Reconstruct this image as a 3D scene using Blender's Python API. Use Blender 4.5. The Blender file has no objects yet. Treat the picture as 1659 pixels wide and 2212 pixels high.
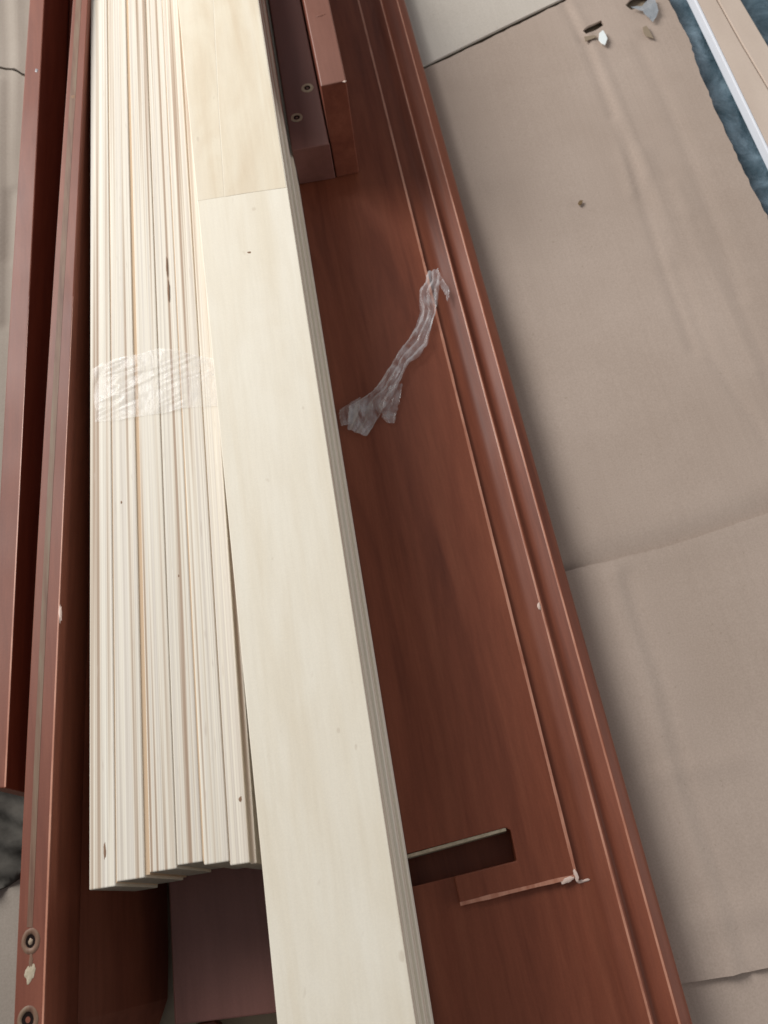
import bpy, bmesh, math, random
from mathutils import Vector, Matrix, noise
from mathutils.geometry import delaunay_2d_cdt
random.seed(7)
R = math.radians
scn = bpy.context.scene
COL = scn.collection

# ------------------------------------------------------------------ camera
FZ = 0.036                                  # level of the cardboard's underside
HC = 0.585                                  # camera height above the cardboard
CX, CY, F = 829.5, 1106.0, 1900.0           # reference frame 1659 x 2212
def nrm(v): v = Vector(v); return v.normalized()
DN = nrm((165, 834, F))                     # straight down, in camera axes (right, down, forward)
ya = Vector((12 - CX, -3065 - CY, F)); ya = (ya - DN * ya.dot(DN)).normalized()
UP = -DN
XA = ya.cross(UP)
cam_d = bpy.data.cameras.new("camera"); cam = bpy.data.objects.new("camera", cam_d); COL.objects.link(cam)
# world columns of the camera's right, up, back axes
r_ = Vector((XA[0], ya[0], UP[0])); d_ = Vector((XA[1], ya[1], UP[1])); f_ = Vector((XA[2], ya[2], UP[2]))
M = Matrix((( r_[0], -d_[0], -f_[0], 0), (r_[1], -d_[1], -f_[1], 0), (r_[2], -d_[2], -f_[2], HC), (0, 0, 0, 1)))
cam.matrix_world = M
cam_d.sensor_fit = 'HORIZONTAL'; cam_d.sensor_width = 36; cam_d.lens = 36 * F / 1659
cam_d.clip_start = 0.01; cam_d.clip_end = 50
cam_d.dof.use_dof = True; cam_d.dof.focus_distance = 0.50; cam_d.dof.aperture_fstop = 20
scn.camera = cam
scn.render.resolution_x = 768; scn.render.resolution_y = 1024
scn.render.filter_size = 1.6
try: scn.cycles.pixel_filter_type = 'BLACKMAN_HARRIS'; scn.cycles.filter_width = 1.6
except Exception: pass

# ------------------------------------------------------------------ light
w = bpy.data.worlds.new("World"); scn.world = w; w.use_nodes = True
bg = w.node_tree.nodes["Background"]; bg.inputs[0].default_value = (0.92, 0.95, 1.0, 1); bg.inputs[1].default_value = 0.175
ld = bpy.data.lights.new("window_light", 'AREA'); ld.shape = 'RECTANGLE'; ld.size = 1.1; ld.size_y = 1.0
ld.energy = 32; ld.color = (1.0, 0.985, 0.955)
lo = bpy.data.objects.new("window_light", ld); COL.objects.link(lo)
lo.location = (-1.00, 1.22, 1.12)
lo.rotation_euler = (Vector((0, -0.05, 0.05)) - lo.location).to_track_quat('-Z', 'Y').to_euler()
l2 = bpy.data.lights.new("room_light", 'AREA'); l2.shape = 'RECTANGLE'; l2.size = 1.4; l2.size_y = 0.6
l2.energy = 8.5; l2.color = (1.0, 0.98, 0.95)
lo2 = bpy.data.objects.new("room_light", l2); COL.objects.link(lo2); lo2.location = (1.80, -0.25, 0.50)
lo2.rotation_euler = (Vector((0.1, 0, 0.1)) - lo2.location).to_track_quat('-Z', 'Y').to_euler()
scn.view_settings.view_transform = 'Standard'; scn.view_settings.look = 'None'
scn.view_settings.exposure = 0.36; scn.view_settings.gamma = 1

# ------------------------------------------------------------------ helpers
def at(u, v, z):
    """the world point at height z seen at (u, v) of the reference frame"""
    ray = r_ * (u - CX) + d_ * (v - CY) + f_ * F
    t = (z - HC) / ray[2]
    return Vector((0, 0, HC)) + ray * t
def at2(u, v, z):
    p = at(u, v, z); return (p[0], p[1])

def link(name, me, mat=None, parent=None):
    o = bpy.data.objects.new(name, me); COL.objects.link(o)
    if mat is not None:
        for m in (mat if isinstance(mat, (list, tuple)) else [mat]): me.materials.append(m)
    if parent: o.parent = parent
    return o
def tag(o, label, cat, group=None, kind=None):
    if label: o['label'] = label
    if cat: o['category'] = cat
    if group: o['group'] = group
    if kind: o['kind'] = kind
    return o
def empty(name, loc, rz=0):
    o = bpy.data.objects.new(name, None); COL.objects.link(o); o.location = loc; o.rotation_euler = (0, 0, rz)
    o.empty_display_size = .02
    return o
def mesh_of(name, vs, fs, smooth=False):
    me = bpy.data.meshes.new(name); me.from_pydata([tuple(v) for v in vs], [], fs); me.update()
    bm = bmesh.new(); bm.from_mesh(me); bmesh.ops.recalc_face_normals(bm, faces=bm.faces); bm.to_mesh(me); bm.free()
    if smooth:
        for p in me.polygons: p.use_smooth = True
    return me
def bevel(o, wd, seg=2):
    m = o.modifiers.new("bevel", 'BEVEL'); m.width = wd; m.segments = seg; m.limit_method = 'ANGLE'; m.angle_limit = R(35)
    m.harden_normals = False
    return o
def box_mesh(sx, sy, sz, ny=1):
    """box centred in x and y, base at z = 0"""
    vs = []; fs = []
    for j in range(ny + 1):
        y = -sy / 2 + sy * j / ny
        vs += [(-sx/2, y, 0), (sx/2, y, 0), (sx/2, y, sz), (-sx/2, y, sz)]
    for j in range(ny):
        a = 4 * j; b = a + 4
        for k in range(4):
            fs.append((a + k, a + (k + 1) % 4, b + (k + 1) % 4, b + k))
    fs.append((0, 1, 2, 3)); fs.append((4*ny, 4*ny+1, 4*ny+2, 4*ny+3))
    return mesh_of("box", vs, fs)
def prism(poly, z0, z1):
    n = len(poly)
    vs = [(p[0], p[1], z0) for p in poly] + [(p[0], p[1], z1) for p in poly]
    fs = [tuple(range(n))[::-1], tuple(range(n, 2*n))] + [(i, (i+1) % n, n+(i+1) % n, n+i) for i in range(n)]
    return mesh_of("prism", vs, fs)
def inside(p, poly):
    x, y = p; c = False; n = len(poly)
    for i in range(n):
        x1, y1 = poly[i]; x2, y2 = poly[(i+1) % n]
        if (y1 > y) != (y2 > y) and x < (x2-x1)*(y-y1)/(y2-y1)+x1: c = not c
    return c
def densify(poly, step):
    out = []
    for i in range(len(poly)):
        a = Vector(poly[i]); b = Vector(poly[(i+1) % len(poly)]); n = max(1, int((b-a).length/step))
        for k in range(n): out.append(tuple(a.lerp(b, k/n)))
    return out
def sheet(outline, step, hf, thick, holes=(), jag=0.0, z0=FZ):
    """a thin sheet with a real outline, holes, height function and thickness"""
    loops = [densify(outline, step)] + [densify(h, step/2) for h in holes]
    if jag:
        loops[0] = [(x + jag*noise.noise(Vector((x*160, y*160, 0))), y + jag*noise.noise(Vector((x*160, y*160, 5)))) for x, y in loops[0]]
    vs = []; es = []
    for lp in loops:
        b = len(vs); vs += [Vector(p) for p in lp]; es += [(b+i, b+(i+1) % len(lp)) for i in range(len(lp))]
    xs = [p[0] for p in loops[0]]; ys = [p[1] for p in loops[0]]
    y = min(ys) + step/2; row = 0
    while y < max(ys):
        x = min(xs) + step/2*(row % 2)
        while x < max(xs):
            if inside((x, y), loops[0]) and not any(inside((x, y), h) for h in loops[1:]): vs.append(Vector((x, y)))
            x += step
        y += step*.87; row += 1
    V, E, Fc, *_ = delaunay_2d_cdt(vs, es, [], 0, 1e-6)
    keep = []
    for f in Fc:
        c = [sum(V[i][k] for i in f)/len(f) for k in (0, 1)]
        if inside(c, loops[0]) and not any(inside(c, h) for h in loops[1:]): keep.append(tuple(f))
    n = len(V)
    top = [(v[0], v[1], z0 + hf(v[0], v[1])) for v in V]
    cnt = {}
    for f in keep:
        for i in range(3):
            e = (f[i], f[(i+1) % 3]); k = tuple(sorted(e)); cnt.setdefault(k, []).append(e)
    fs = list(keep) + [tuple(i+n for i in f[::-1]) for f in keep]
    for k, l in cnt.items():
        if len(l) == 1:
            a, b = l[0]; fs.append((b, a, a+n, b+n))
    return mesh_of("sheet", top + [(a, b, c-thick) for a, b, c in top], fs, smooth=False), len(keep)
def smooth_top(me, ang=40):
    for p in me.polygons: p.use_smooth = True
    bm = bmesh.new(); bm.from_mesh(me)
    for e in bm.edges:
        e.smooth = e.is_manifold and e.calc_face_angle(0) < R(ang)
    loose = [v for v in bm.verts if not v.link_faces]
    bmesh.ops.delete(bm, geom=loose, context='VERTS')
    bm.to_mesh(me); bm.free()
    return me

# ------------------------------------------------------------------ materials
class N:
    def __init__(s, name):
        s.m = bpy.data.materials.new(name); s.m.use_nodes = True; s.t = s.m.node_tree
        s.b = s.t.nodes["Principled BSDF"]
    def n(s, typ, **kw):
        nd = s.t.nodes.new(typ)
        for k, v in kw.items(): setattr(nd, k, v)
        return nd
    def l(s, a, b): s.t.links.new(a, b)
    def coord(s, scale, space='Object', rnd=0.0):
        tc = s.n('ShaderNodeTexCoord'); mp = s.n('ShaderNodeMapping'); mp.inputs['Scale'].default_value = scale
        s.l(tc.outputs[space], mp.inputs[0])
        if rnd:
            oi = s.n('ShaderNodeObjectInfo'); mu = s.n('ShaderNodeMath', operation='MULTIPLY'); mu.inputs[1].default_value = rnd
            s.l(oi.outputs['Random'], mu.inputs[0])
            cb = s.n('ShaderNodeCombineXYZ'); s.l(mu.outputs[0], cb.inputs[0]); s.l(mu.outputs[0], cb.inputs[1]); s.l(mu.outputs[0], cb.inputs[2])
            s.l(cb.outputs[0], mp.inputs['Location'])
        return mp.outputs[0]
    def noise(s, vec, scale, detail=3, rough=.55, dist=0):
        nd = s.n('ShaderNodeTexNoise'); nd.inputs['Scale'].default_value = scale; nd.inputs['Detail'].default_value = detail
        nd.inputs['Roughness'].default_value = rough; nd.inputs['Distortion'].default_value = dist
        s.l(vec, nd.inputs['Vector']); return nd.outputs['Fac']
    def ramp(s, fac, stops):
        nd = s.n('ShaderNodeValToRGB'); cr = nd.color_ramp
        while len(cr.elements) < len(stops): cr.elements.new(.5)
        for e, (p, c) in zip(cr.elements, stops):
            e.position = p; e.color = (*c, 1) if len(c) == 3 else c
        s.l(fac, nd.inputs[0]); return nd.outputs[0]
    def mix(s, fac, a, b, mode='MIX'):
        nd = s.n('ShaderNodeMix', data_type='RGBA', blend_type=mode)
        for sock, v in ((nd.inputs[0], fac), (nd.inputs[6], a), (nd.inputs[7], b)):
            if isinstance(v, (int, float)): sock.default_value = v
            elif isinstance(v, tuple): sock.default_value = (*v, 1)
            else: s.l(v, sock)
        return nd.outputs[2]
    def bump(s, h, strength, dist):
        nd = s.n('ShaderNodeBump'); nd.inputs['Strength'].default_value = strength; nd.inputs['Distance'].default_value = dist
        s.l(h, nd.inputs['Height']); s.l(nd.outputs[0], s.b.inputs['Normal'])
    def fin(s, col=None, rough=.5, spec=.5, **kw):
        if col is not None:
            if isinstance(col, tuple): s.b.inputs['Base Color'].default_value = (*col, 1)
            else: s.l(col, s.b.inputs['Base Color'])
        if isinstance(rough, (int, float)): s.b.inputs['Roughness'].default_value = rough
        else: s.l(rough, s.b.inputs['Roughness'])
        s.b.inputs['Specular IOR Level'].default_value = spec
        for k, v in kw.items(): s.b.inputs[k.replace('_', ' ')].default_value = v
        return s.m

def wood_face(name, c0, c1, c2, rnd=30):
    """rotary-cut pale veneer: faint long streaks, fine flecks"""
    s = N(name)
    v = s.coord((1, .06, 1), rnd=rnd)
    a = s.noise(v, 38, 5, .6, 1.2); b = s.noise(v, 400, 3, .6)
    v2 = s.coord((1, .35, 1), rnd=rnd); c = s.noise(v2, 24, 3, .55, 1.5)
    v3 = s.coord((1, 1, 1), rnd=rnd); g = s.noise(v3, 1500, 2, .7)
    col = s.ramp(a, [(.32, c0), (.5, c1), (.70, c2)])
    col = s.mix(.45, col, s.ramp(c, [(.35, c1), (.65, c0)]))
    col = s.mix(.08, col, s.ramp(b, [(.3, (.55, .49, .40)), (.6, (1, 1, 1))]), 'MULTIPLY')
    sp = s.noise(v3 if False else s.coord((1, .45, 1), rnd=rnd), 190, 1, .5); col = s.mix(s.ramp(sp, [(.745, (0, 0, 0)), (.80, (.30, .30, .30))]), col, (.45, .35, .25))
    col = s.mix(.12, col, s.ramp(g, [(.3, (.5, .5, .5)), (.7, (1, 1, 1))]), 'MULTIPLY')
    s.bump(b, .12, .0004)
    return s.fin(col, .55, .35)
def ply_edge(name, axis_scale, rnd=30):
    """cut edge of plywood: parallel veneer lines"""
    s = N(name)
    v = s.coord(axis_scale, rnd=rnd)
    a = s.noise(v, 1, 2, .6); v2 = s.coord(tuple(k*3.7 for k in axis_scale), rnd=rnd*2); b = s.noise(v2, 1, 2, .6)
    col = s.ramp(a, [(.35, (.44, .32, .235)), (.42, (.66, .565, .46)), (.49, (.86, .80, .69)), (.60, (.70, .635, .56)), (.70, (.87, .82, .71))])
    col = s.mix(.35, col, s.ramp(b, [(.3, (.62, .56, .48)), (.62, (1, 1, 1))]), 'MULTIPLY')
    v3 = s.coord((700, 60, 700), rnd=rnd); dk = s.noise(v3, 1, 1, .5)
    col = s.mix(s.ramp(dk, [(.72, (0, 0, 0)), (.80, (.5, .5, .5))]), col, (.55, .46, .38))
    s.bump(a, .35, .0006)
    return s.fin(col, .6, .3)
M_face = wood_face("pale_veneer", (.78, .695, .555), (.84, .775, .655), (.87, .815, .71))
M_patch = wood_face("yellowish_veneer", (.68, .555, .40), (.79, .70, .55), (.86, .80, .68))
M_ply_top = ply_edge("plywood_edge_up", (330, 1.2, 0.5))
M_ply_side = ply_edge("plywood_edge_side", (2, 1.5, 210), 17)
def endgrain():
    s = N("sawn_end"); v = s.coord((400, 400, 400)); a = s.noise(v, 1, 3)
    return s.fin(s.ramp(a, [(.3, (.30, .26, .20)), (.7, (.42, .37, .30))]), .8, .2)
M_end = endgrain()
s = N("warm_gap_bounce"); M_gap = s.fin((.60, .44, .30), .8, .1)  # warm brown standing in for light bounced inside the joints
s = N("knot"); M_knot = s.fin((.26, .16, .105), .8, .2)

def brown(name, base, streak, dark, rough=.34, stretch=.08, coat=.0, spec=.5, grain=.5):
    s = N(name)
    v = s.coord((1, stretch, 1)); a = s.noise(v, 55, 6, .62, .5); b = s.noise(v, 300, 4, .7)
    v3 = s.coord((1, 1, 1)); g = s.noise(v3, 1300, 2, .7); lg = s.noise(v3, 9, 3, .5)
    col = s.ramp(a, [(.28, dark), (.48, base), (.72, streak)])
    col = s.mix(grain*.9, col, s.ramp(b, [(.3, (.62, .56, .52)), (.65, (1, 1, 1))]), 'MULTIPLY')
    col = s.mix(.25, col, s.ramp(g, [(.3, (.6, .55, .55)), (.7, (1, 1, 1))]), 'MULTIPLY')
    rr = s.n('ShaderNodeMapRange'); s.l(lg, rr.inputs[0]); rr.inputs[1].default_value = .3; rr.inputs[2].default_value = .7
    rr.inputs[3].default_value = rough - .05; rr.inputs[4].default_value = rough + .1
    s.bump(g, .10, .0003)
    return s.fin(col, rr.outputs[0], spec)
M_red = brown("red_brown_laminate", (.225, .062, .031), (.275, .084, .043), (.140, .035, .017), rough=.46, spec=.30)
M_red2 = brown("red_brown_rail", (.20, .058, .032), (.25, .080, .045), (.145, .036, .020), rough=.48, spec=.38)
M_mauve = brown("mauve_brown_foil", (.19, .078, .062), (.215, .090, .072), (.155, .062, .048), rough=.45, grain=.2)
M_pink = brown("pinkish_brown_sheen", (.215, .090, .062), (.24, .105, .074), (.18, .072, .05), rough=.45, grain=.25)  # pinkish tone paints the window's reflection on the post top
s = N("edge_highlight"); v = s.coord((1, .2, 1)); a = s.noise(v, 120, 4, .7)  # lighter brown that paints window highlights on panel and rail edges
M_highlight = s.fin(s.ramp(a, [(.35, (.40, .15, .09)), (.6, (.58, .28, .19))]), .35, .5)
s = N("raw_fibreboard"); v = s.coord((1, 1, 1)); a = s.noise(v, 500, 3, .6)
M_raw = s.fin(s.ramp(a, [(.3, (.36, .30, .21)), (.7, (.52, .44, .33))]), .85, .15)
s = N("bare_chip"); M_chip = s.fin((.74, .56, .48), .6, .3)
s = N("core_strip"); v = s.coord((1, .08, 1)); a = s.noise(v, 260, 4, .6)
M_core = s.fin(s.ramp(a, [(.3, (.125, .060, .040)), (.5, (.185, .105, .068)), (.7, (.205, .15, .10))]), .55, .3)
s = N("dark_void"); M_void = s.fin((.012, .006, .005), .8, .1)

def card(name, tint=1.0, gr=1.04, bl=1.12):
    s = N(name)
    v = s.coord((1, 1, 1)); a = s.noise(v, 8, 4, .55); g = s.noise(v, 900, 3, .7)
    vr = s.coord((1, .02, 1)); f = s.noise(vr, 300, 2, .5)
    vr2 = s.coord((.12, 1, 1)); f2 = s.noise(vr2, 120, 3, .5)
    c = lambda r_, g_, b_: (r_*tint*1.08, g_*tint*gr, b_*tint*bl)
    col = s.ramp(a, [(.3, c(.405, .330, .252)), (.7, c(.475, .395, .308))])
    col = s.mix(.34, col, s.ramp(g, [(.3, (.55, .52, .5)), (.7, (1, 1, 1))]), 'MULTIPLY')
    col = s.mix(.03, col, s.ramp(f2, [(.35, (.7, .68, .66)), (.65, (1, 1, 1))]), 'MULTIPLY')
    sp = s.noise(v, 330, 2, .5); col = s.mix(s.ramp(sp, [(.70, (0, 0, 0)), (.80, (.35, .35, .35))]), col, (.24, .185, .13))
    col = s.mix(.07, col, s.ramp(f, [(.35, (.72, .70, .68)), (.62, (1, 1, 1))]), 'MULTIPLY')
    s.bump(f, .20, .0008)
    return s.fin(col, .85, .2)
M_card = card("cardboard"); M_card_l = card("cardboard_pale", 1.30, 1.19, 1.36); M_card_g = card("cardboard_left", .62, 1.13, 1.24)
s = N("torn_core"); M_torn = s.fin((.20, .135, .075), .9, .1)

# ------------------------------------------------------------------ setting: floor under the cardboard
s = N("floor_tile"); v = s.coord((1, 1, 1)); a = s.noise(v, 30, 4)
M_floor = s.fin(s.ramp(a, [(.3, (.11, .075, .045)), (.7, (.16, .115, .075))]), .6, .3)
o = link("floor", mesh_of("floor", [(-3, -3, FZ-.014), (3, -3, FZ-.014), (3, 3, FZ-.014), (-3, 3, FZ-.014)], [(0, 1, 2, 3)]), M_floor)
tag(o, None, None, kind='structure')

# ------------------------------------------------------------------ cardboard sheets
def dseg(p, a, b):
    ax, ay = a; bx, by = b; px, py = p
    L = (bx-ax)**2 + (by-ay)**2; t = ((px-ax)*(bx-ax) + (py-ay)*(by-ay))/L; tt = max(0, min(1, t))
    dx = px-ax-tt*(bx-ax); dy = py-ay-tt*(by-ay); side = (bx-ax)*(py-ay) - (by-ay)*(px-ax)
    return math.hypot(dx, dy)*(1 if side > 0 else -1), tt
def crease_h(x, y, creases):
    h = 0
    for pts, amp, wd in creases:
        best = None
        for i in range(len(pts)-1):
            d, t = dseg((x, y), pts[i], pts[i+1])
            if best is None or abs(d) < abs(best): best = d
        h += 1.7*amp*math.exp(-(best/wd)**2)
    return h
def P(lst, z=FZ): return [at2(u, v, z) for u, v in lst]
cr_B = [(P([(1219, 15), (1263, 95), (1328, 265), (1378, 400), (1440, 600), (1500, 760)]), -.0009, .0034),
        (P([(1232, 10), (1280, 100), (1350, 260), (1400, 380)]), .0007, .004),
        (P([(1330, 262), (1345, 330), (1366, 420)]), .0008, .0034),
        (P([(1380, 100), (1440, 220), (1520, 420), (1600, 640)]), -.0006, .005),
        (P([(1400, 420), (1470, 600), (1530, 760), (1659, 960)]), -.0006, .0035),
        (P([(1460, 400), (1560, 620), (1640, 800)]), .0006, .006),
        (P([(1500, 480), (1590, 660), (1680, 860)]), -.0006, .005),
        (P([(1390, 330), (1420, 430), (1450, 560)]), .0006, .007)]
cr_C = [(P([(1352, 1240), (1375, 1330), (1430, 1480), (1480, 1690), (1570, 1940), (1640, 2180)]), -.0010, .0032),
        (P([(1325, 1250), (1345, 1330), (1400, 1480), (1452, 1690), (1540, 1940), (1610, 2180)]), .0009, .006),
        (P([(1300, 1700), (1450, 1670), (1600, 1640)]), .0004, .006),
        (P([(1380, 2010), (1520, 1985), (1700, 1950)]), .0005, .008)]
seamC = P([(1190, 1246), (1228, 1235), (1330, 1212), (1440, 1184), (1500, 1165), (1550, 1148), (1659, 1110), (1760, 1078), (1900, 1030)])
def wav(x, y, k, a): return a*noise.noise(Vector((x*k, y*k*.6, 1.7)))
def hB(x, y):
    h = .0015 + wav(x, y, 8, .0016) + crease_h(x, y, cr_B)
    best = min(abs(dseg((x, y), seamC[i], seamC[i+1])[0]) for i in range(len(seamC)-1))
    h -= .0030*math.exp(-(best/.012)**2)
    return h
def hC(x, y):
    h = .0022 + wav(x, y, 8, .0014) + crease_h(x, y, cr_C)
    best = min(abs(dseg((x, y), seamC[i], seamC[i+1])[0]) for i in range(len(seamC)-1))
    return h + .0008*math.exp(-(best/.012)**2)
hole1 = P([(1258, 71), (1271, 60), (1298, 48), (1305, 57), (1290, 67), (1266, 79)])
hole2 = P([(1350, 15), (1359, 4), (1376, -8), (1400, -4), (1395, 14), (1382, 21), (1362, 25)])
right_edge = [(1425, -40), (1441, 0), (1468, 50), (1490, 92), (1497, 118), (1508, 150), (1516, 172), (1530, 200), (1545, 243), (1556, 262), (1567, 290), (1585, 325), (1594, 348), (1608, 378), (1620, 402), (1640, 440), (1659, 477), (1700, 560), (1760, 680), (1900, 980)]
sheetB = P([(700, 250), (918, 152), (1060, 84), (1235, 0), (1330, -46), (1380, -70)] + right_edge) + [(seamC[i][0], seamC[i][1]-.006) for i in range(len(seamC)-1, -1, -1)] + P([(1000, 1300)])
mb, _ = sheet(sheetB, .0042, hB, .0022, [hole1, hole2], jag=.0012)
o = link("cardboard_sheet", smooth_top(mb), [M_card])
tag(o, "large middle cardboard sheet with two torn holes beside the blue strip", "cardboard", "flattened cardboard under the bed parts")
sheetA = P([(500, 60), (560, -240), (1150, -240), (1420, -157), (1374, -75), (1230, -5), (1057, 78), (914, 146), (740, 229)])
ma, _ = sheet(sheetA, .012, lambda x, y: .0022 + wav(x, y, 9, .0012), .0022)
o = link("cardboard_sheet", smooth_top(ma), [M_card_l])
tag(o, "palest cardboard flap at the top, beyond the long dark slit", "cardboard", "flattened cardboard under the bed parts")
seam2 = [(1330, 2165), (1484, 2126), (1560, 2113), (1659, 2093), (1800, 2066)]
sheetC = [p for p in seamC] + P([(1900, 1900), (1800, 2063), (1659, 2090), (1560, 2110), (1484, 2122), (1300, 2160)]) + P([(1050, 1600)])
mc, _ = sheet(sheetC, .0048, hC, .0022, jag=.0006)
o = link("cardboard_sheet", smooth_top(mc), [M_card])
tag(o, "lower right cardboard sheet with one long soft crease running down it", "cardboard", "flattened cardboard under the bed parts")
sheetD = P([(1100, 2200), (1300, 2148), (1484, 2109), (1560, 2096), (1659, 2076), (1900, 2025), (1900, 2500), (300, 2600), (200, 2300)])
md, _ = sheet(sheetD, .014, lambda x, y: -.0006 + wav(x, y, 10, .0004), .0022)
o = link("cardboard_sheet", smooth_top(md), [M_card])
tag(o, "cardboard piece at the bottom edge, below the last seam on the right", "cardboard", "flattened cardboard under the bed parts")
sl = [(-160, 122), (-80, 136), (0, 151), (25, 154), (50, 167), (120, 180), (190, 192)]
cr_L = [(P([(10, -60), (22, 160), (16, 700)]), -.0011, .0060), (P([(34, -60), (40, 120), (30, 400)]), .0012, .006),
        (P([(48, 170), (44, 300), (20, 560)]), -.0008, .0060), (P([(2, 180), (0, 400), (-6, 700)]), .001, .006)]
hL = lambda x, y: .0018 + wav(x, y, 11, .0012) + crease_h(x, y, cr_L)
sheetL2 = P(sl) + P([(160, 2300), (-120, 2300), (-160, 1000)])
ml, _ = sheet(sheetL2, .004, hL, .0022, jag=.0006)
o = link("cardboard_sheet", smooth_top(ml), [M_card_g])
tag(o, "wrinkled cardboard left of the outer brown rail, nearer than the short slit", "cardboard", "flattened cardboard under the bed parts")
sheetL1 = P([(u, v-5) for u, v in sl]) + P([(230, -260), (-160, -260)])
ml, _ = sheet(sheetL1, .004, hL, .0022, jag=.0006)
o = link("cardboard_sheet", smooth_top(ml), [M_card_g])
tag(o, "wrinkled cardboard in the top left corner, beyond the short slit", "cardboard", "flattened cardboard under the bed parts")

und = P([(-900, -500), (1330, -500), (1425, -90), (1470, 80), (1540, 262), (1610, 410), (1720, 640), (1860, 980), (1900, 2700), (-900, 2700)], FZ-.002)
mu, _ = sheet(und, .05, lambda x, y: -.0046, .002)
s = N("cardboard_under"); v = s.coord((1, 1, 1)); a = s.noise(v, 40, 4)
M_und = s.fin(s.ramp(a, [(.3, (.34, .27, .19)), (.7, (.42, .34, .25))]), .9, .1)
tag(link("cardboard_sheet", smooth_top(mu), M_und), "brown underlying cardboard layer glimpsed through the slits and torn holes", "cardboard")

# scraps at the torn holes
s = N("white_foam_scrap"); M_white = s.fin((.85, .90, .90), .6, .3)
def patch(name, pts, z, th, mat, label, cat, bev=.0003, lift=0):
    z += FZ; c = P(pts, z); me = prism(c, z, z+th); o = link(name, me, mat); bevel(o, bev)
    return tag(o, label, cat)
patch("paper_scrap", [(1294, 74), (1302, 67), (1308, 76), (1312, 85), (1307, 99), (1300, 96), (1293, 88)], .0040, .0012, M_white,
      "small bright white scrap poking out below the left torn hole in the cardboard", "scrap")
s = N("torn_liner"); M_liner = s.fin((.30, .235, .17), .9, .1)
patch("torn_flap", [(1262, 80), (1285, 77), (1290, 81), (1270, 88), (1264, 90)], .0034, .0006, M_liner,
      "thin torn cardboard tongue just under the left hole", "scrap", .0001)
s = N("grey_film"); M_gfilm = s.fin((.42, .46, .50), .3, .6, Alpha=.55)
tp = [(1360, 27), (1385, 24), (1402, 6), (1412, 8), (1420, 34), (1416, 46), (1408, 58), (1396, 48), (1386, 36)]
c = P(tp); me, _ = sheet(c, .002, lambda x, y: .0052 + .0012*noise.noise(Vector((x*220, y*220, 3))), .0002)
tag(link("tape_scrap", smooth_top(me, 60), M_gfilm), "crumpled grey translucent tape beside the right torn hole", "tape")
patch("torn_flap", [(1388, 60), (1396, 56), (1403, 66), (1412, 84), (1398, 80), (1390, 72)], .0034, .0005, M_liner,
      "small peeled tongue of cardboard below the grey tape", "scrap", .0001)
patch("dirt_fleck", [(1248, 440), (1252, 434), (1259, 434), (1257, 441), (1251, 445)], .0026, .0008, M_torn,
      "single brown fleck in the middle of the bare cardboard", "fleck", .0002)

# ------------------------------------------------------------------ blue sheet, carton
s = N("blue_film"); v = s.coord((1, 1, 1)); a = s.noise(v, 38, 4, .6, .7); b = s.noise(v, 160, 4, .65)
col = s.ramp(a, [(.32, (.035, .070, .092)), (.46, (.085, .135, .170)), (.60, (.155, .225, .275)), (.74, (.24, .34, .41))])
col = s.mix(.3, col, s.ramp(b, [(.3, (.5, .5, .5)), (.7, (1, 1, 1))]), 'MULTIPLY')
s.bump(b, .5, .003); M_blue = s.fin(col, .35, .6)
bl = P([(1380, -120), (1720, -120), (1900, 200), (1950, 1100), (1720, 760), (1560, 420), (1470, 200)], FZ-.006)
mbl, _ = sheet(bl, .007, lambda x, y: -.0075 + .0035*noise.noise(Vector((x*45, y*30, 2))) + .001*noise.noise(Vector((x*140, y*140, 9))), .0015)
tag(link("blue_sheet", smooth_top(mbl, 80), M_blue), "crinkled blue plastic sheet between the cardboard edge and the pale carton", "plastic sheet")
cz = FZ + .0055
s = N("carton_paper"); v = s.coord((1, .3, 1)); a = s.noise(v, 20, 4); g = s.noise(s.coord((1, 1, 1)), 900, 2)
col = s.mix(.15, s.ramp(a, [(.3, (.58, .465, .385)), (.7, (.68, .56, .47))]), s.ramp(g, [(.3, (.6, .6, .6)), (.7, (1, 1, 1))]), 'MULTIPLY')
M_cart = s.fin(col, .7, .25)
s = N("white_edge"); M_wedge = s.fin((.80, .82, .88), .5, .4)
cart = empty("flat_carton", at(1600, 100, FZ))
def abs_child(name, me, mat, par):
    o = link(name, me, mat, par); o.matrix_parent_inverse = par.matrix_basis.inverted(); return o
Ls = [(1450, -100), (1500, 0), (1659, 330), (1790, 602)]
Lo = [(u+5.5, v) for u, v in Ls]
seamc = [(1497, -100), (1549, 0), (1600, 92), (1659, 191), (1850, 520)]
Rt = [(1545, -100), (1599, 0), (1659, 101), (1850, 430)]
up = lambda q: P(q, cz)
bevel(abs_child("edge_strip", prism(up([(u-1, v) for u, v in Ls]) + up(Lo[::-1]), FZ-.004, cz+.0006), M_wedge, cart), .0006)
bevel(abs_child("panel", prism(up([(u+6.2, v) for u, v in Ls]) + up([(u-1.2, v) for u, v in seamc[::-1]]), FZ-.004, cz), M_cart, cart), .0005)
bevel(abs_child("panel", prism(up([(u+2.0, v) for u, v in seamc]) + up(Rt[::-1]), FZ-.004, cz+.0004), M_cart, cart), .0005)
tag(cart, "pale pinkish flattened carton with a bright white edge in the top right corner", "carton")

# ------------------------------------------------------------------ moulded brown bed panel (lies right of the slats)
PZ = .065
X = lambda u, v=1475, z=PZ: at(u, v, z)[0]
x1, x2, x3, x4 = X(1142), X(1214), X(1267), X(1297)
YN, YF = at(800, 2420, PZ)[1], at(400, -260, PZ)[1]
XL = X(690)
panel = empty("bed_panel", (x1, 0, 0))
tag(panel, "large red-brown moulded bed panel with a rectangular slot, lying face up right of the slats", "bed panel")
lo_z = PZ - .0032
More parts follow.
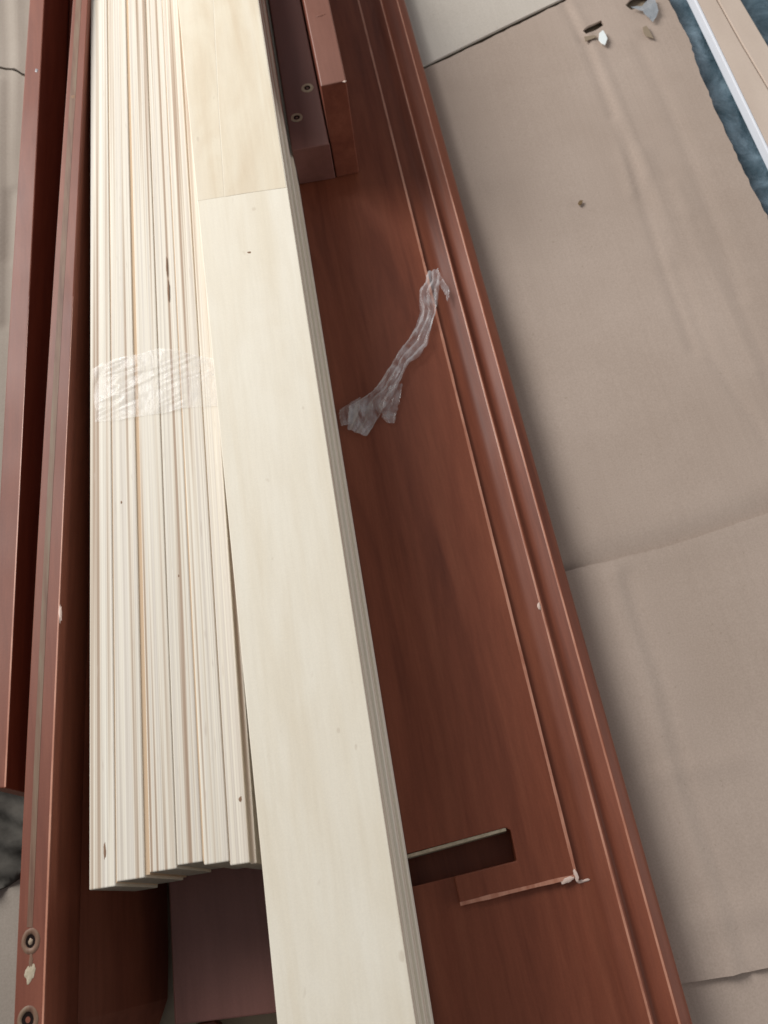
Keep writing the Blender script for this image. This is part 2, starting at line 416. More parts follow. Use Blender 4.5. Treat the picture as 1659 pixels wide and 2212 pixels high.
# raised field outline with the notch at its lower end
def p2(u, v, z=PZ): return at2(u, v, z)
f_cor = p2(1243, 1892); f_bl = p2(994, 1953); f_tl = p2(981, 1893); n_br = p2(1116, 1859); n_tr = p2(1103, 1784); n_tl = p2(876, 1845)
dx_ = (n_tr[0]-n_tl[0]); sl_ = (n_tr[1]-n_tl[1])/dx_
n_l = (XL, n_tl[1] + sl_*(XL-n_tl[0]))
rr = [(n_tr[0]-.0030, n_tr[1]-.0004), (n_tr[0]-.0006, n_tr[1]-.0022)]
field = [(x1, YF), (x1, f_cor[1]+.003), f_cor, f_bl, f_tl, n_br, *rr[::-1], (n_l[0], n_l[1]), (XL, YF)]
o = abs_child("raised_field", prism(field, lo_z-.0004, PZ), M_red, panel); bevel(o, .0007, 2)
# highlight painted along the long edge and the lower edge, the latter also worn
def strip(pts, w0, z, mat, name, th=.0005, wvar=.3):
    vs = []; fs = []; n = len(pts)
    for i, (x, y) in enumerate(pts):
        a = Vector(pts[max(0, i-1)]); b = Vector(pts[min(n-1, i+1)]); d = (b-a).normalized(); nn = Vector((-d[1], d[0]))
        ww = w0*(1 + wvar*noise.noise(Vector((x*90, y*90, 4))))/2
        for sgn, zz in ((1, z), (1, z+th), (-1, z+th), (-1, z)): vs.append((x+nn[0]*ww*sgn, y+nn[1]*ww*sgn, zz))
    for i in range(n-1):
        for k in range(4): fs.append((4*i+k, 4*i+(k+1) % 4, 4*i+4+(k+1) % 4, 4*i+4+k))
    fs += [(0, 1, 2, 3), (4*n-4, 4*n-3, 4*n-2, 4*n-1)]
    return mesh_of(name, vs, fs)
def lerp_line(a, b, n): return [(a[0]+(b[0]-a[0])*i/n, a[1]+(b[1]-a[1])*i/n) for i in range(n+1)]
abs_child("edge_highlight", strip(lerp_line((x1-.0003, YF), (x1-.0003, f_cor[1]+.002), 90), .0017, PZ-.0004, M_highlight, "we"), M_highlight, panel)
abs_child("edge_highlight", strip(lerp_line(f_cor, f_bl, 20), .0020, PZ-.0004, M_highlight, "we"), M_highlight, panel)
# base board with the deep slot
hole = [(n_l[0]+.004, n_l[1]-.0004), rr[0], rr[1], n_br, f_tl, p2(900, 1913), (XL+.004, p2(840, 1927)[1])]
# slice base board around the slot: sheet with hole
base_out = [(XL, YF), (x1+.0002, YF), (x1+.0002, YN), (XL, YN)]
mbse, _ = sheet(base_out, .05, lambda x, y: lo_z, .016, [hole], z0=0)
o = abs_child("base_board", smooth_top(mbse, 30), M_red, panel)
# raw edge of the slot's far wall
a = Vector((n_l[0]+.004, n_l[1]-.0004)); b = Vector(rr[0]); nn = Vector((b-a)).normalized(); nn = Vector((nn[1], -nn[0]))*.0016
abs_child("slot_lip", prism([tuple(a), tuple(b), tuple(b+nn), tuple(a+nn)], lo_z-.0155, PZ-.0006), M_raw, panel)
abs_child("slot_bottom", prism([(XL+.001, n_br[1]-.03), (n_br[0]+.01, n_br[1]-.03), (n_br[0]+.01, n_tr[1]+.012), (XL+.001, n_tr[1]+.012)], lo_z-.0200, lo_z-.0164), M_red, panel)
# moulding profile swept along the panel (x, z); worn facets flagged
q = x2-x1; r3 = x3-x2; e = x4-x3
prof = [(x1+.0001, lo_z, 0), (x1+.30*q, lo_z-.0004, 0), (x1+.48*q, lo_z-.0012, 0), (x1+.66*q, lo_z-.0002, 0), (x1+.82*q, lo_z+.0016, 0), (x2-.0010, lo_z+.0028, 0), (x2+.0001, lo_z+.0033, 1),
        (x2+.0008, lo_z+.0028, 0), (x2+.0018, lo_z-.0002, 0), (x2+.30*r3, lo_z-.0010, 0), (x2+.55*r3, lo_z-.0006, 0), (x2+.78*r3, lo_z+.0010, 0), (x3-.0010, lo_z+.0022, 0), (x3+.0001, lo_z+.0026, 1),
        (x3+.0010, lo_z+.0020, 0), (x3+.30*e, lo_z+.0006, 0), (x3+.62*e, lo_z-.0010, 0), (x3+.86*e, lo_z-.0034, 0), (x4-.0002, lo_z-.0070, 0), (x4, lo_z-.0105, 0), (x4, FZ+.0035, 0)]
NY = 60; vs = []; fs = []; mi = []
for j in range(NY+1):
    y = YN + (YF-YN)*j/NY
    for (x, z, _) in prof: vs.append((x, y, z))
    vs.append((x1+.0001, y, lo_z-.014)); 
m_ = len(prof)+1
for j in range(NY):
    for k in range(m_-1):
        a0 = j*m_+k; fs.append((a0, a0+1, a0+1+m_, a0+m_)); mi.append(1 if k+1 < len(prof) and prof[k+1][2] else 0)
    
fs.append(tuple(range(m_))); mi.append(0); fs.append(tuple(NY*m_+k for k in range(m_))); mi.append(0)
me = mesh_of("moulding", vs, fs, True)
o = abs_child("moulding", me, [M_red, M_highlight], panel)
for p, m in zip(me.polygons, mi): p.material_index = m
# chips
def blob(name, u, v, z, rx, ry, rz_, mat, par, ang=0, seed=0, h=.0006):
    p = at(u, v, z); vs = [(p[0], p[1], z+h)]; n = 26
    for ring, (k, zz) in enumerate(((.55, h*.85), (1, 0))):
        for i in range(n):
            t = 2*math.pi*i/n; rr_ = k*(1+.45*noise.noise(Vector((math.cos(t)*1.3, math.sin(t)*1.3, seed+.3)))+.28*noise.noise(Vector((math.cos(t)*4, math.sin(t)*4, seed+9.3))))
            x, y = rx*rr_*math.cos(t), ry*rr_*math.sin(t)
            vs.append((p[0]+x*math.cos(ang)-y*math.sin(ang), p[1]+x*math.sin(ang)+y*math.cos(ang), z+zz))
    fs = [(0, 1+i, 1+(i+1) % n) for i in range(n)] + [(1+i, 1+n+i, 1+n+(i+1) % n, 1+(i+1) % n) for i in range(n)]
    me = mesh_of(name, vs, fs, True)
    return abs_child(name, me, mat, par) if par else link(name, me, mat)
blob("chip", 1164, 1309, PZ, .0011, .0024, 0, M_chip, panel, seed=3)
blob("chip", 1228, 1899, PZ-.0002, .0048, .0013, 0, M_chip, panel, ang=R(12), seed=5)
blob("chip", 1243, 1888, PZ-.0002, .0013, .0034, 0, M_chip, panel, ang=R(5), seed=6)
blob("chip", 1258, 1903, lo_z-.0002, .0038, .0009, 0, M_chip, panel, ang=R(3), seed=7)

# ------------------------------------------------------------------ slats
def slat_line(a, b, z):
    """centre-line of a board between two reference points, as world points"""
    return at(*a, z), at(*b, z)
ZB = .1350; HB = .0655                       # top of the upright slats, their height
vpB = (200, -3115)
def toward(u, v, v2, vp=vpB): return u + (vp[0]-u)*(v2-v)/(vp[1]-v)
bounds = [(193, 250), (252.5, 314), (323, 381), (383, 439), (441, 495), (497.5, 540), (542, 556)]
endy = [(1926, 1912), (1908, 1893), (1892, 1870), (1873, 1858), (1872, 1858), (1872, 1862), (1868, 1864)]
dz = [0, -.0003, .0001, -.0004, 0.0001, -.0004, -.003]
slat_labels = ["leftmost upright plywood slat of the pale bundle, beside the dark brown rail",
 "second upright slat from the left, just left of the widest gap in the bundle",
 "upright slat just right of the widest gap in the pale bundle",
 "fourth upright slat from the left in the pale bundle",
 "upright slat of the pale bundle with a long dark knot, fifth from the left",
 "upright slat next to last in the bundle, with a small dark spot near its end",
 "thin pinkish upright slat partly tucked under the wide top slat"]
slats = []
for i, ((ua, ub), (va, vb), dd) in enumerate(zip(bounds, endy, dz)):
    z = ZB + dd
    A = at(ua, va, z); B = at(ub, vb, z)
    Af = at(toward(ua, va, -330), -330, z); Bf = at(toward(ub, vb, -330), -330, z)
    d = ((Af+Bf)/2 - (A+B)/2); d[2] = 0; L = d.length; d.normalize()
    nx = Vector((d[1], -d[0], 0)); wid = abs((B-A).dot(nx))
    c = (A+B)/2 + d*(L/2); ang = math.atan2(-d[0], d[1])
    o = link("upright_slat", box_mesh(wid, L, HB+dd, 1), [M_ply_top, M_end, M_face])
    me = o.data
    for p in me.polygons:
        if abs(p.normal[1]) > .9: p.material_index = 1
        elif abs(p.normal[0]) > .9: p.material_index = 2
    o.location = (c[0], c[1], ZB-HB); o.rotation_euler = (0, 0, ang + random.uniform(-.0008, .0008)); bevel(o, .0006, 2)
    tag(o, slat_labels[i], "slat", "upright slats of the pale bundle")
    slats.append((o, L))
def on_slat(idx, u, v, rx, ry, mat=M_knot, seed=0):
    z = ZB + dz[idx]; o = blob("knot", u, v, z+.00002, rx, ry, 0, mat, slats[idx][0], ang=slats[idx][0].rotation_euler[2], seed=seed, h=.00012)
    o.parent = slats[idx][0]; bpy.context.view_layer.update(); o.matrix_parent_inverse = slats[idx][0].matrix_basis.inverted()
on_slat(4, 360, 575, .0005, .0085, seed=1); on_slat(4, 364, 628, .0006, .0080, seed=2)
on_slat(5, 519, 1726, .0009, .0014, seed=3); on_slat(0, 226, 1840, .0006, .0040, seed=4)
on_slat(3, 386, 1244, .0004, .0007, seed=5); on_slat(1, 262, 1085, .0005, .0009, seed=8)

# filler strips painting bounced light in the joints, a little below the slat tops
bpy.context.view_layer.update()
for i in range(len(slats)-1):
    z = ZB + min(dz[i], dz[i+1]) - (.0008 if i == 1 else .00025)
    a = (bounds[i][1]-1, endy[i][1]-3); b = (bounds[i+1][0]+1, endy[i+1][0]-3)
    q4 = [a, b, (toward(*b, -330), -330), (toward(*a, -330), -330)]
    po = [at2(u, v, z) for u, v in q4]; par = slats[i][0]
    if po[1][0]-po[0][0] < .0004: continue
    g_ = link("gap_filler", prism(po, ZB-HB+.002, z), M_gap); g_.parent = par; g_.matrix_parent_inverse = par.matrix_basis.inverted()

# flat slats: one wide on top, a stack of five below it
ZT = .1480
vpT = (78, -3130)
def flat_slat(ul, ur, v, ztop, th, name="flat_plank", mats=None, vp=vpT, vnear=2480, vfar=-330):
    tl = lambda u, vv: at(u + (vp[0]-u)*(vv-v)/(vp[1]-v), vv, ztop)
    A, B, Af, Bf = tl(ul, vnear), tl(ur, vnear), tl(ul, vfar), tl(ur, vfar)
    d = (Af+Bf)/2-(A+B)/2; d[2] = 0; L = d.length; d.normalize(); nx = Vector((d[1], -d[0], 0)); wid = abs((B-A).dot(nx))
    c = (A+B)/2+d*(L/2); ang = math.atan2(-d[0], d[1])
    o = link(name, box_mesh(wid, L, th), mats or [M_face, M_ply_side, M_end])
    for p in o.data.polygons:
        if abs(p.normal[0]) > .9: p.material_index = 1
        elif abs(p.normal[1]) > .9: p.material_index = 2
    o.location = (c[0], c[1], ztop-th); o.rotation_euler = (0, 0, ang); bevel(o, .0005, 2)
    return o, wid, L
TH = .0130
top, wT, LT = flat_slat(527, 786, 1475, ZT, TH)
tag(top, "wide pale slat lying flat on top of the stack, running off the bottom edge", "slat")
# veneer patches on the top slat (parts): a separate strip of veneer beyond the butt joint
def veneer(pts, th, mat):
    z = ZT; o = link("veneer_sheet", prism(P(pts, z), z-.0001, z+th), mat); o.parent = top
    o.matrix_parent_inverse = top.matrix_basis.inverted(); return o
bpy.context.view_layer.update()
def uL(v, k=0): return 527 + k + (78-527)*(v-1475)/(-3130-1475)
def uR(v, k=0): return 786 + k + (78-786)*(v-1475)/(-3130-1475)
bevel(veneer([(uL(434, 2), 434), (484, 425), (478, 330), (472, 240), (455, -100), (447, -320), (uL(-320, 2), -320)], .00010, M_patch), .00005, 1)
bevel(veneer([(485.5, 425), (540, 416), (uR(405, -3), 405), (uR(-320, -3), -320), (449, -320), (457, -100), (474, 240), (480, 330)], .00016, M_patch), .00006, 1)
k = blob("knot", 538, 545, ZT+.00002, .0013, .0008, 0, M_knot, top, seed=11, h=.0001); k.parent = top; k.matrix_parent_inverse = top.matrix_basis.inverted()
for u, v, a_ in ((688, 1560, .5), (672, 1695, .6), (722, 1700, .5), (612, 1620, .4)):
    pass
below = ["flat slat directly under the wide top slat, only its right edge showing",
         "third flat slat down in the stack right of the upright slats",
         "fourth flat slat down in the stack right of the upright slats",
         "flat slat second from the bottom of the stack on the brown panel",
         "lowest flat slat of the stack, resting on the brown panel"]
zt = ZT - TH - .0001; offs = [3, 10, 8, 14, 12]
hh = (zt - PZ - .0006)/5
for i in range(5):
    z = zt - i*hh - .00005
    # right edge set a little proud of the slat above; left edge kept clear of the upright slats
    s_ = (ZT - z)/(HC - z)
    ur = 786 + (994-786)*s_*1.0 - .15*(1940-1475)*s_ + offs[i]
    ul = ur - 186
    o, _, _ = flat_slat(ul, ur, 1475, z, hh-.0001)
    tag(o, below[i], "slat", "flat slats stacked under the wide top slat")

# ------------------------------------------------------------------ clear film
def film_mat(name, a0, a1, col=(.82, .82, .84), fk=1.0):
    s = N(name); v = s.coord((1, .45, 1)); a = s.noise(v, 110, 3, .5, 1.2); b = s.noise(s.coord((1, .4, 1)), 150, 2, .5, 1)
    mr = s.n('ShaderNodeMapRange'); s.l(a, mr.inputs[0]); mr.inputs[1].default_value = .35; mr.inputs[2].default_value = .68
    mr.inputs[3].default_value = a0; mr.inputs[4].default_value = a1; lw = s.n('ShaderNodeLayerWeight'); lw.inputs[0].default_value = .35; ad = s.n('ShaderNodeMath', operation='MULTIPLY_ADD', use_clamp=True)
    s.l(lw.outputs['Facing'], ad.inputs[0]); ad.inputs[1].default_value = fk; s.l(mr.outputs[0], ad.inputs[2]); s.l(ad.outputs[0], s.b.inputs['Alpha'])
    s.bump(b, .35, .0012)
    return s.fin(col, .18, .9)
M_film = film_mat("clear_film", .02, .30, fk=.85); M_film_b = film_mat("clear_film_band", .04, .26, (.95, .93, .92), .22)
def ribbon(sections, z, amp, seed, cols=14, sub=7):
    """crumpled ribbon through (left, right, lift) sections"""
    vs = []; fs = []; rows = []
    n = len(sections)
    for i in range(n-1):
        for k in range(sub + (1 if i == n-2 else 0)):
            t = k/sub
            l = Vector(sections[i][0]).lerp(Vector(sections[i+1][0]), t); r = Vector(sections[i][1]).lerp(Vector(sections[i+1][1]), t)
            h = sections[i][2]*(1-t)+sections[i+1][2]*t; rows.append((l, r, h))
    for j, (l, r, h) in enumerate(rows):
        for c in range(cols+1):
            t = c/cols; p = l.lerp(r, t); edge = 0 if 0 < c < cols else .8
            p = p + Vector((noise.noise(Vector((j*.45, seed, c))), noise.noise(Vector((j*.45, c, seed+7)))))*3*edge
            zz = z+h; w0 = at(p[0], p[1], zz)
            f1 = abs(math.sin(t*math.pi*2.6 + 1.1*noise.noise(Vector((j*.05, seed, 1)))*3)); f2 = noise.noise(Vector((w0[0]*110, w0[1]*110, seed)))
            vs.append((w0[0], w0[1], zz + amp*(f1*.8 + f2*.8)))
    m = cols+1
    for j in range(len(rows)-1):
        for c in range(cols): fs.append((j*m+c, j*m+c+1, (j+1)*m+c+1, (j+1)*m+c))
    return vs, fs
def q3(x, y): return (713.2+.1984*x, 548.6+.1984*y)
main = [((1060,190),(1180,170),.002), ((1040,300),(1192,290),.003), ((975,395),(1184,390),.003), ((970,520),(1172,520),.003), ((980,640),(1150,640),.003), ((930,800),(1104,790),.0035),
        ((860,930),(1064,980),.004), ((780,1030),(980,1110),.004), ((700,1160),(860,1190),.004), ((600,1300),(800,1310),.004), ((470,1500),(730,1470),.003), ((330,1590),(650,1610),.002), ((215,1650),(560,1730),.002),
        ((200,1760),(500,1830),.001), ((190,1915),(400,2000),.001)]
flaps = [[((640,1440),(785,1420),.002), ((600,1560),(775,1520),.002), ((560,1680),(755,1620),.002), ((560,1770),(725,1730),.001), ((625,1850),(700,1845),.001)],
         [((1150,280),(1192,200),.003), ((1200,350),(1235,300),.002), ((1235,415),(1300,390),.001), ((1262,455),(1295,450),.001), ((1272,520),(1282,515),.0005)],
         [((100,1700),(330,1560),.001), ((100,1780),(330,1700),.001), ((120,1880),(250,1850),.001)]]
V = []; Fs = []
for i, secs in enumerate([main]+flaps):
    ss = [(q3(*a), q3(*b), h) for a, b, h in secs]
    v_, f_2 = ribbon(ss, PZ+.0006, .0022 if i == 0 else .0012, 3+i*5, 14 if i == 0 else 7)
    b0 = len(V); V += v_; Fs += [tuple(k+b0 for k in f) for f in f_2]
me = mesh_of("film", V, Fs, True)
tag(link("film_strip", me, M_film), "twisted strip of clear torn plastic film lying across the moulded brown panel", "plastic film")
# band wrapped over the bundle
tp_ = [(189, 800), (199, 797), (230, 780), (260, 771), (300, 764), (340, 752), (379, 754), (420, 766), (452, 772)]
bt_ = [(190, 912), (199, 911), (240, 909), (264, 905), (292, 900), (352, 892), (391, 882), (430, 878), (466, 876)]
vs = []; fs = []; NC = 150; NR = 60
def pl(pts, u):
    for i in range(len(pts)-1):
        if u <= pts[i+1][0] or i == len(pts)-2:
            t = (u-pts[i][0])/(pts[i+1][0]-pts[i][0]); return pts[i][1]+(pts[i+1][1]-pts[i][1])*t
for j in range(NR+1):
    for c in range(NC+1):
        t = j/NR; u = 198.5+(462-198.5)*c/NC + 6*t; vt = pl(tp_, u-6*t); vb = pl(bt_, u)
        v_ = vt+(vb-vt)*t + (1.3*noise.noise(Vector((u*.08, 3, 1))) if j in (0, NR) else 0)
        w0 = at(u, v_, ZB+.0008)
        sx_ = w0[0] + .35*w0[1]; cr = noise.noise(Vector((sx_*28, (w0[1]-.25*w0[0])*210, 2)))
        h = .0008*max(0, 1-abs(cr)*5)*max(0, .4+noise.noise(Vector((w0[0]*45, w0[1]*45, 8)))*1.6) + .0007*max(0, noise.noise(Vector((w0[0]*70, w0[1]*70, 6))))
        if c > NC-14: h *= max(0, (NC-c)/14)*.5
        vs.append((w0[0], w0[1], ZB+.0004+h))
for j in range(NR):
    for c in range(NC): a0 = j*(NC+1)+c; fs.append((a0, a0+1, a0+NC+2, a0+NC+1))
me = mesh_of("band", vs, fs, True)
tag(link("film_band", me, M_film_b), "wrinkled clear plastic film wrapped across the tops of the upright slats", "plastic film")

# ------------------------------------------------------------------ left rails (slightly bowed)
def interp(tab, v):
    # Catmull-Rom through (v, u)
    n = len(tab)
    for i in range(n-1):
        if v <= tab[i+1][0] or i == n-2:
            p0 = tab[max(0, i-1)]; p1 = tab[i]; p2_ = tab[i+1]; p3 = tab[min(n-1, i+2)]
            t = (v-p1[0])/(p2_[0]-p1[0])
            m1 = (p2_[1]-p0[1])/(p2_[0]-p0[0])*(p2_[0]-p1[0]); m2 = (p3[1]-p1[1])/(p3[0]-p1[0])*(p2_[0]-p1[0])
            return (2*t**3-3*t**2+1)*p1[1]+(t**3-2*t**2+t)*m1+(-2*t**3+3*t**2)*p2_[1]+(t**3-t**2)*m2
def bowed(tabL, tabR, v0, v1, ztop, zbot, n=48, smooth=False):
    vs = []; fs = []
    for i in range(n+1):
        v = v0+(v1-v0)*i/n; a = at(interp(tabL, v), v, ztop); b = at(interp(tabR, v), v, ztop)
        b = Vector((b[0], b[1], b[2]))
        vs += [(a[0], a[1], ztop), (b[0], b[1], ztop), (b[0], b[1], zbot), (a[0], a[1], zbot)]
    for i in range(n):
        for k in range(4): fs.append((4*i+k, 4*i+(k+1) % 4, 4*i+4+(k+1) % 4, 4*i+4+k))
    fs += [(0, 1, 2, 3), (4*n, 4*n+1, 4*n+2, 4*n+3)]
    return mesh_of("bowed", vs, fs)
RZ = .140
VV = [-300, 0, 400, 800, 1200, 1600, 2003, 2212, 2450]
L2 = [(v, 157 - .0745*v + .0000075*v*v) for v in VV]; R2 = [(v, 190.5 - .0515*v + .0000038*v*v) for v in VV]
rail = empty("side_rail", at(100, 1475, FZ))
tag(rail, "tall brown side rail on edge beside the slats, fastener holes in its top", "bed rail")
o = abs_child("rail_board", bowed(L2, R2, -300, 2450, RZ, FZ+.003), M_red2, rail); bevel(o, .0008, 2)
mid = lambda k, w_: [(v, interp(L2, v)*(1-k)+interp(R2, v)*k + w_) for v, _ in L2]
abs_child("core_strip", bowed(mid(.44, -6), mid(.44, 6), -300, 2003, RZ-.001, RZ-.002), M_core, rail).location[2] = 0
cs = abs_child("core_strip", bowed(mid(.42, -7), mid(.42, 5), -300, 2003, RZ+.00012, RZ-.002), M_core, rail)
bpy.data.objects.remove([c for c in rail.children if c.name == "core_strip"][0]); cs.name = "core_strip"
ramp_ = lambda v, a, b: max(0, min(1, (v-a)/(b-a)))
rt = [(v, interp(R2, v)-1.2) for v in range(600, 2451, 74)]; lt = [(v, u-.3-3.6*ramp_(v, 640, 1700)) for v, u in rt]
abs_child("edge_highlight", bowed(lt, rt, 640, 2450, RZ+.0001, RZ-.002), M_highlight, rail)  # highlight painted on the rail's right edge, widening towards the viewer
def ring(u, v, z, ro, ri, par, mat, name="hole_rim", h=.0003, sy=1.0, ang=0):
    p = at(u, v, z); n = 24; vs = []
    for rad, zz in ((ro, 0), (ro*.9, h), (ri*1.05, h), (ri, -.0004)):
        for i in range(n):
            t = 2*math.pi*i/n; k = 1+.06*noise.noise(Vector((math.cos(t)*2, math.sin(t)*2, u)))
            x, y = rad*k*math.cos(t), rad*k*sy*math.sin(t)
            vs.append((p[0]+x*math.cos(ang)-y*math.sin(ang), p[1]+x*math.sin(ang)+y*math.cos(ang), z+zz))
    fs = [(r0*n+i, r0*n+(i+1) % n, (r0+1)*n+(i+1) % n, (r0+1)*n+i) for r0 in range(3) for i in range(n)]
    o1 = abs_child(name, mesh_of(name, vs, fs, True), mat, par)
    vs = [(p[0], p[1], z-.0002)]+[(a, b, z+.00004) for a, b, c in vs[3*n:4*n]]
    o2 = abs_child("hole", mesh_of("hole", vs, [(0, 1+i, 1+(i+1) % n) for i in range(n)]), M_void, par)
    return o1
s = N("insert_metal"); M_ins = s.fin((.30, .22, .15), .5, .5)
ring(66, 2033, RZ+.0001, .0045, .0023, rail, M_core, sy=1.25)
blob("screw", 66.5, 2034, RZ+.0001, .0010, .0013, 0, M_ins, rail, seed=2, h=.0004)
ring(60, 2203, RZ+.0001, .0050, .0028, rail, M_core, sy=1.15)
blob("chip", 65, 2102, RZ+.0001, .0021, .0036, 0, M_raw, rail, ang=R(-14), seed=14, h=.0003)
blob("chip", 66, 2084, RZ+.0001, .0010, .0055, 0, M_core, rail, ang=R(-4), seed=8, h=.0002)
blob("chip", 130, 1325, RZ-.0004, .0009, .0055, 0, M_chip, rail, seed=9, h=.0008)
blob("knot", 158, 209, RZ+.00012, .0012, .0021, 0, M_knot, rail, ang=R(25), seed=12, h=.0001)
# outer rail
OZ = .128
V1 = [-300, 0, 400, 800, 1200, 1500, 1703]
L1 = [(v, 63.6 - .068*v + .0000075*v*v) for v in V1]; R1 = [(v, 96 - .0505*v + .0000012*v*v) for v in V1]
orail = empty("outer_rail", at(20, 900, FZ))
tag(orail, "outermost narrow brown rail at the left edge, ending above the dark crumpled fabric", "bed rail")
o = abs_child("rail_board", bowed(L1, R1, -300, 1703, OZ, FZ+.012), M_red2, orail); bevel(o, .0008, 2)
mid1 = lambda k, w_: [(v, interp(L1, v)*(1-k)+interp(R1, v)*k + w_) for v, _ in L1]
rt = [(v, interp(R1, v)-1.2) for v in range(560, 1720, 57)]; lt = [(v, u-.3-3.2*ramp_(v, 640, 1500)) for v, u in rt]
abs_child("edge_highlight", bowed(lt, rt, 640, 1700, OZ+.0001, OZ-.002), M_highlight, orail)  # painted highlight along the outer rail's right edge
blob("chip", 91-12, 152, OZ+.0001, .0012, .0018, 0, M_gfilm, orail, seed=21, h=.0003)
# low board in the trough between the rails
GZ = .085
Lg = [(v, interp(R1, v)+3) for v in (-300, 0, 494, 737, 1090, 1475, 1578)]; Lg = [(v, u) for v, u in Lg]
def shift(z_from, z_to, tab, du=0):
    out = []
    for v, u in tab:
        w0 = at(u, v, z_from); out.append((w0, v))
    return out
pa = [at(interp(R1, v), v, OZ) for v in range(-300, 1579, 94)]
pb = [at(interp(L2, v), v, RZ) for v in range(-300, 1579, 94)]
poly = [(p[0]+.0012, p[1]) for p in pa] + [(p[0]-.0012, p[1]) for p in pb[::-1]]
# trim the near end square
o = link("trough_board", prism(poly, FZ+.003, GZ), M_red2); bevel(o, .0008)
tag(o, "dark brown board sunk between the two left rails", "board")

# ------------------------------------------------------------------ dark crumpled fabric under the outer rail
s = N("dark_fabric"); v = s.coord((1, 1, 1)); a = s.noise(v, 60, 4, .6); M_fab = s.fin(s.ramp(a, [(.3, (.035, .032, .028)), (.7, (.085, .078, .068))]), .9, .15)
fb = P([(-120, 1700), (60, 1690), (75, 1780), (60, 1860), (40, 1895), (10, 1915), (-40, 1935), (-130, 1930)], FZ+.006)
def hf(x, y):
    t = x*140 + y*260
    return .006 + .0030*math.sin(1.5*t + 1.6*noise.noise(Vector((x*40, y*40, 1)))) + .002*noise.noise(Vector((x*60, y*60, 4)))
me, _ = sheet(fb, .0035, hf, .006)
tag(link("dark_fabric", smooth_top(me, 80), M_fab), "dark grey crumpled fabric below the end of the outer rail", "fabric")

# added sloped filler continuing the tall rail's face down to the mauve board
zr = FZ + .005; zl = .102; vs = []; fs = []; rows = []
for v in list(range(-300, 2451, 110)):
    p = at(interp(R2, v), v, RZ); rows.append((p[0]+.0002, p[1]))
xr_far = at(345, 1000, zr); xr_near = at(365, 2148, zr); xe = at(343, 2216, zr)
n = 0
for x, y in rows:
    if y > xr_near[1]: t = (y-xr_near[1])/(xr_far[1]-xr_near[1]); xr = xr_near[0]+(xr_far[0]-xr_near[0])*t
    else: t = (y-xr_near[1])/(xe[1]-xr_near[1]); xr = xr_near[0]+(xe[0]-xr_near[0])*t
    vs += [(x, y, zl), (xr, y, zr), (xr-.002, y, zr-.0018), (x, y, zl-.02)]; n += 1
for i in range(n-1):
    for k in range(4): fs.append((4*i+k, 4*i+(k+1) % 4, 4*i+4+(k+1) % 4, 4*i+4+k))
fs += [(0, 1, 2, 3), (4*n-4, 4*n-3, 4*n-2, 4*n-1)]
o = link("rail_face_filler", mesh_of("low", vs, fs), M_red2)
tag(o, "dark red-brown board leaning low between the tall side rail and the mauve board", "board")

# ------------------------------------------------------------------ mauve boards
BZ = .0690
mb_ = [(351, 1500), (365, 1925), (376, 2212-2), (376.5, 2214), (432, 2203), (588, 2190), (680, 2178), (680, 1500)]
mbw = P([(348, 1400), (365, 1925), (377, 2215), (432, 2205), (588, 2188), (640, 2183)], BZ)
# right side runs parallel to the left
dx = mbw[5][0]-mbw[2][0]; dy = mbw[5][1]-mbw[2][1]
poly = [mbw[0], mbw[1], mbw[2], mbw[5], (mbw[0][0]+dx, mbw[0][1]+dy)]
poly = [p for p in poly]
lim = XL - .001
if max(p[0] for p in poly) > lim:
    k_ = (lim - mbw[2][0])/dx; dx *= k_; dy *= k_
    poly = [mbw[0], mbw[1], mbw[2], (mbw[2][0]+dx, mbw[2][1]+dy), (mbw[0][0]+dx, mbw[0][1]+dy)]
o = link("mauve_board", prism(poly, FZ+.0035, BZ), M_mauve); bevel(o, .0008)
tag(o, "dull mauve-brown board showing below the cut ends of the upright slats", "board")
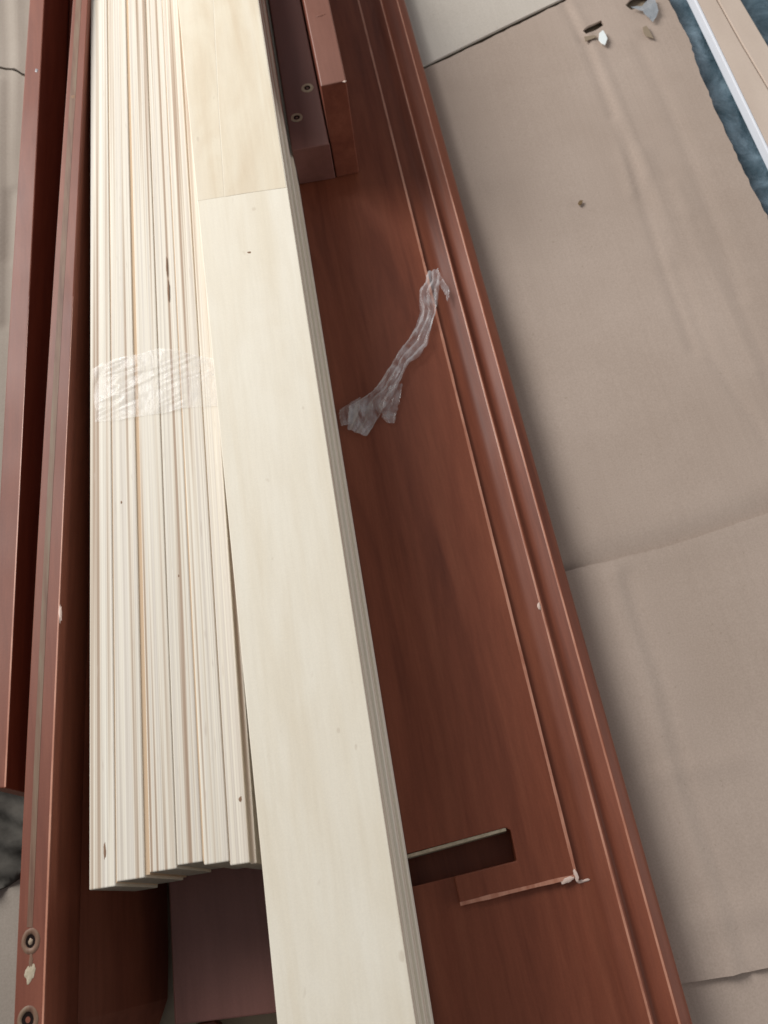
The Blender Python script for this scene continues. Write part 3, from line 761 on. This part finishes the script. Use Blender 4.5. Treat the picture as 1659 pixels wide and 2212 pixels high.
# a reddish off-cut just in frame at the bottom edge
oc = P([(418, 2214), (462, 2204), (474, 2214), (480, 2300), (420, 2300)], FZ+.012)
o = link("offcut", prism(oc, FZ+.004, FZ+.012), M_red2); bevel(o, .0006)
tag(o, "corner of a red-brown offcut peeping in at the bottom, below the mauve board", "board")

# batten and post at the top, lying on the moulded panel
TZ = PZ + .0348
bt = empty("drilled_batten", at(660, 160, PZ))
tag(bt, "dull purple-brown batten with two dowel holes, between the pale stack and the lighter post", "batten")
vpP = (12, -3065)
def tw(u, v, v2): return toward(u, v, v2, vpP)
E = P([(590, 334), (645, 322), (712, 311)], TZ); Fr = P([(700-52, -330)], TZ)
rt_far = at2(tw(712, 311, -330)+2, -330, TZ)
# left side tucked against the stack of flat slats
zz = TZ
s_ = (ZT-zz)/(HC-zz)
lf = lambda v: uR(v) + ((994-uR(v))*s_ - .1537*(1940-v)*s_) + 8
poly = [at2(lf(322), 325, TZ), at2(712, 311, TZ), rt_far, at2(lf(-330), -330, TZ)]
o = abs_child("batten_board", prism(poly, PZ+.0004, TZ), M_mauve, bt); bevel(o, .0008)
ring(664, 190, TZ+.0001, .0048, .0024, bt, M_raw)
ring(641, 254, TZ+.0001, .0046, .0024, bt, M_raw)
pz = PZ + .0854
post = empty("short_post", at(720, 180, PZ))
tag(post, "short brown post with a pinkish top edge, its end squared off on the brown panel", "post")
pn = [(693, 186), (748, 174)]
poly = P(pn, pz) + [at2(tw(748, 174, -330)+6, -330, pz), at2(tw(693, 186, -330)+3, -330, pz)]
o = abs_child("post_body", prism(poly, PZ+.0004, pz), [M_red2, M_pink], post)
for p in o.data.polygons:
    if p.normal[2] > .9: p.material_index = 1
bevel(o, .0009, 2)
blob("scuff", 692, 33, pz+.0001, .0040, .0012, 0, M_pink, post, ang=R(10), seed=31, h=.0003)
blob("chip", 744, 176, pz-.0004, .0012, .0008, 0, M_chip, post, seed=32)
print("tris", sum(len(o.data.polygons) for o in bpy.data.objects if o.type == 'MESH'))
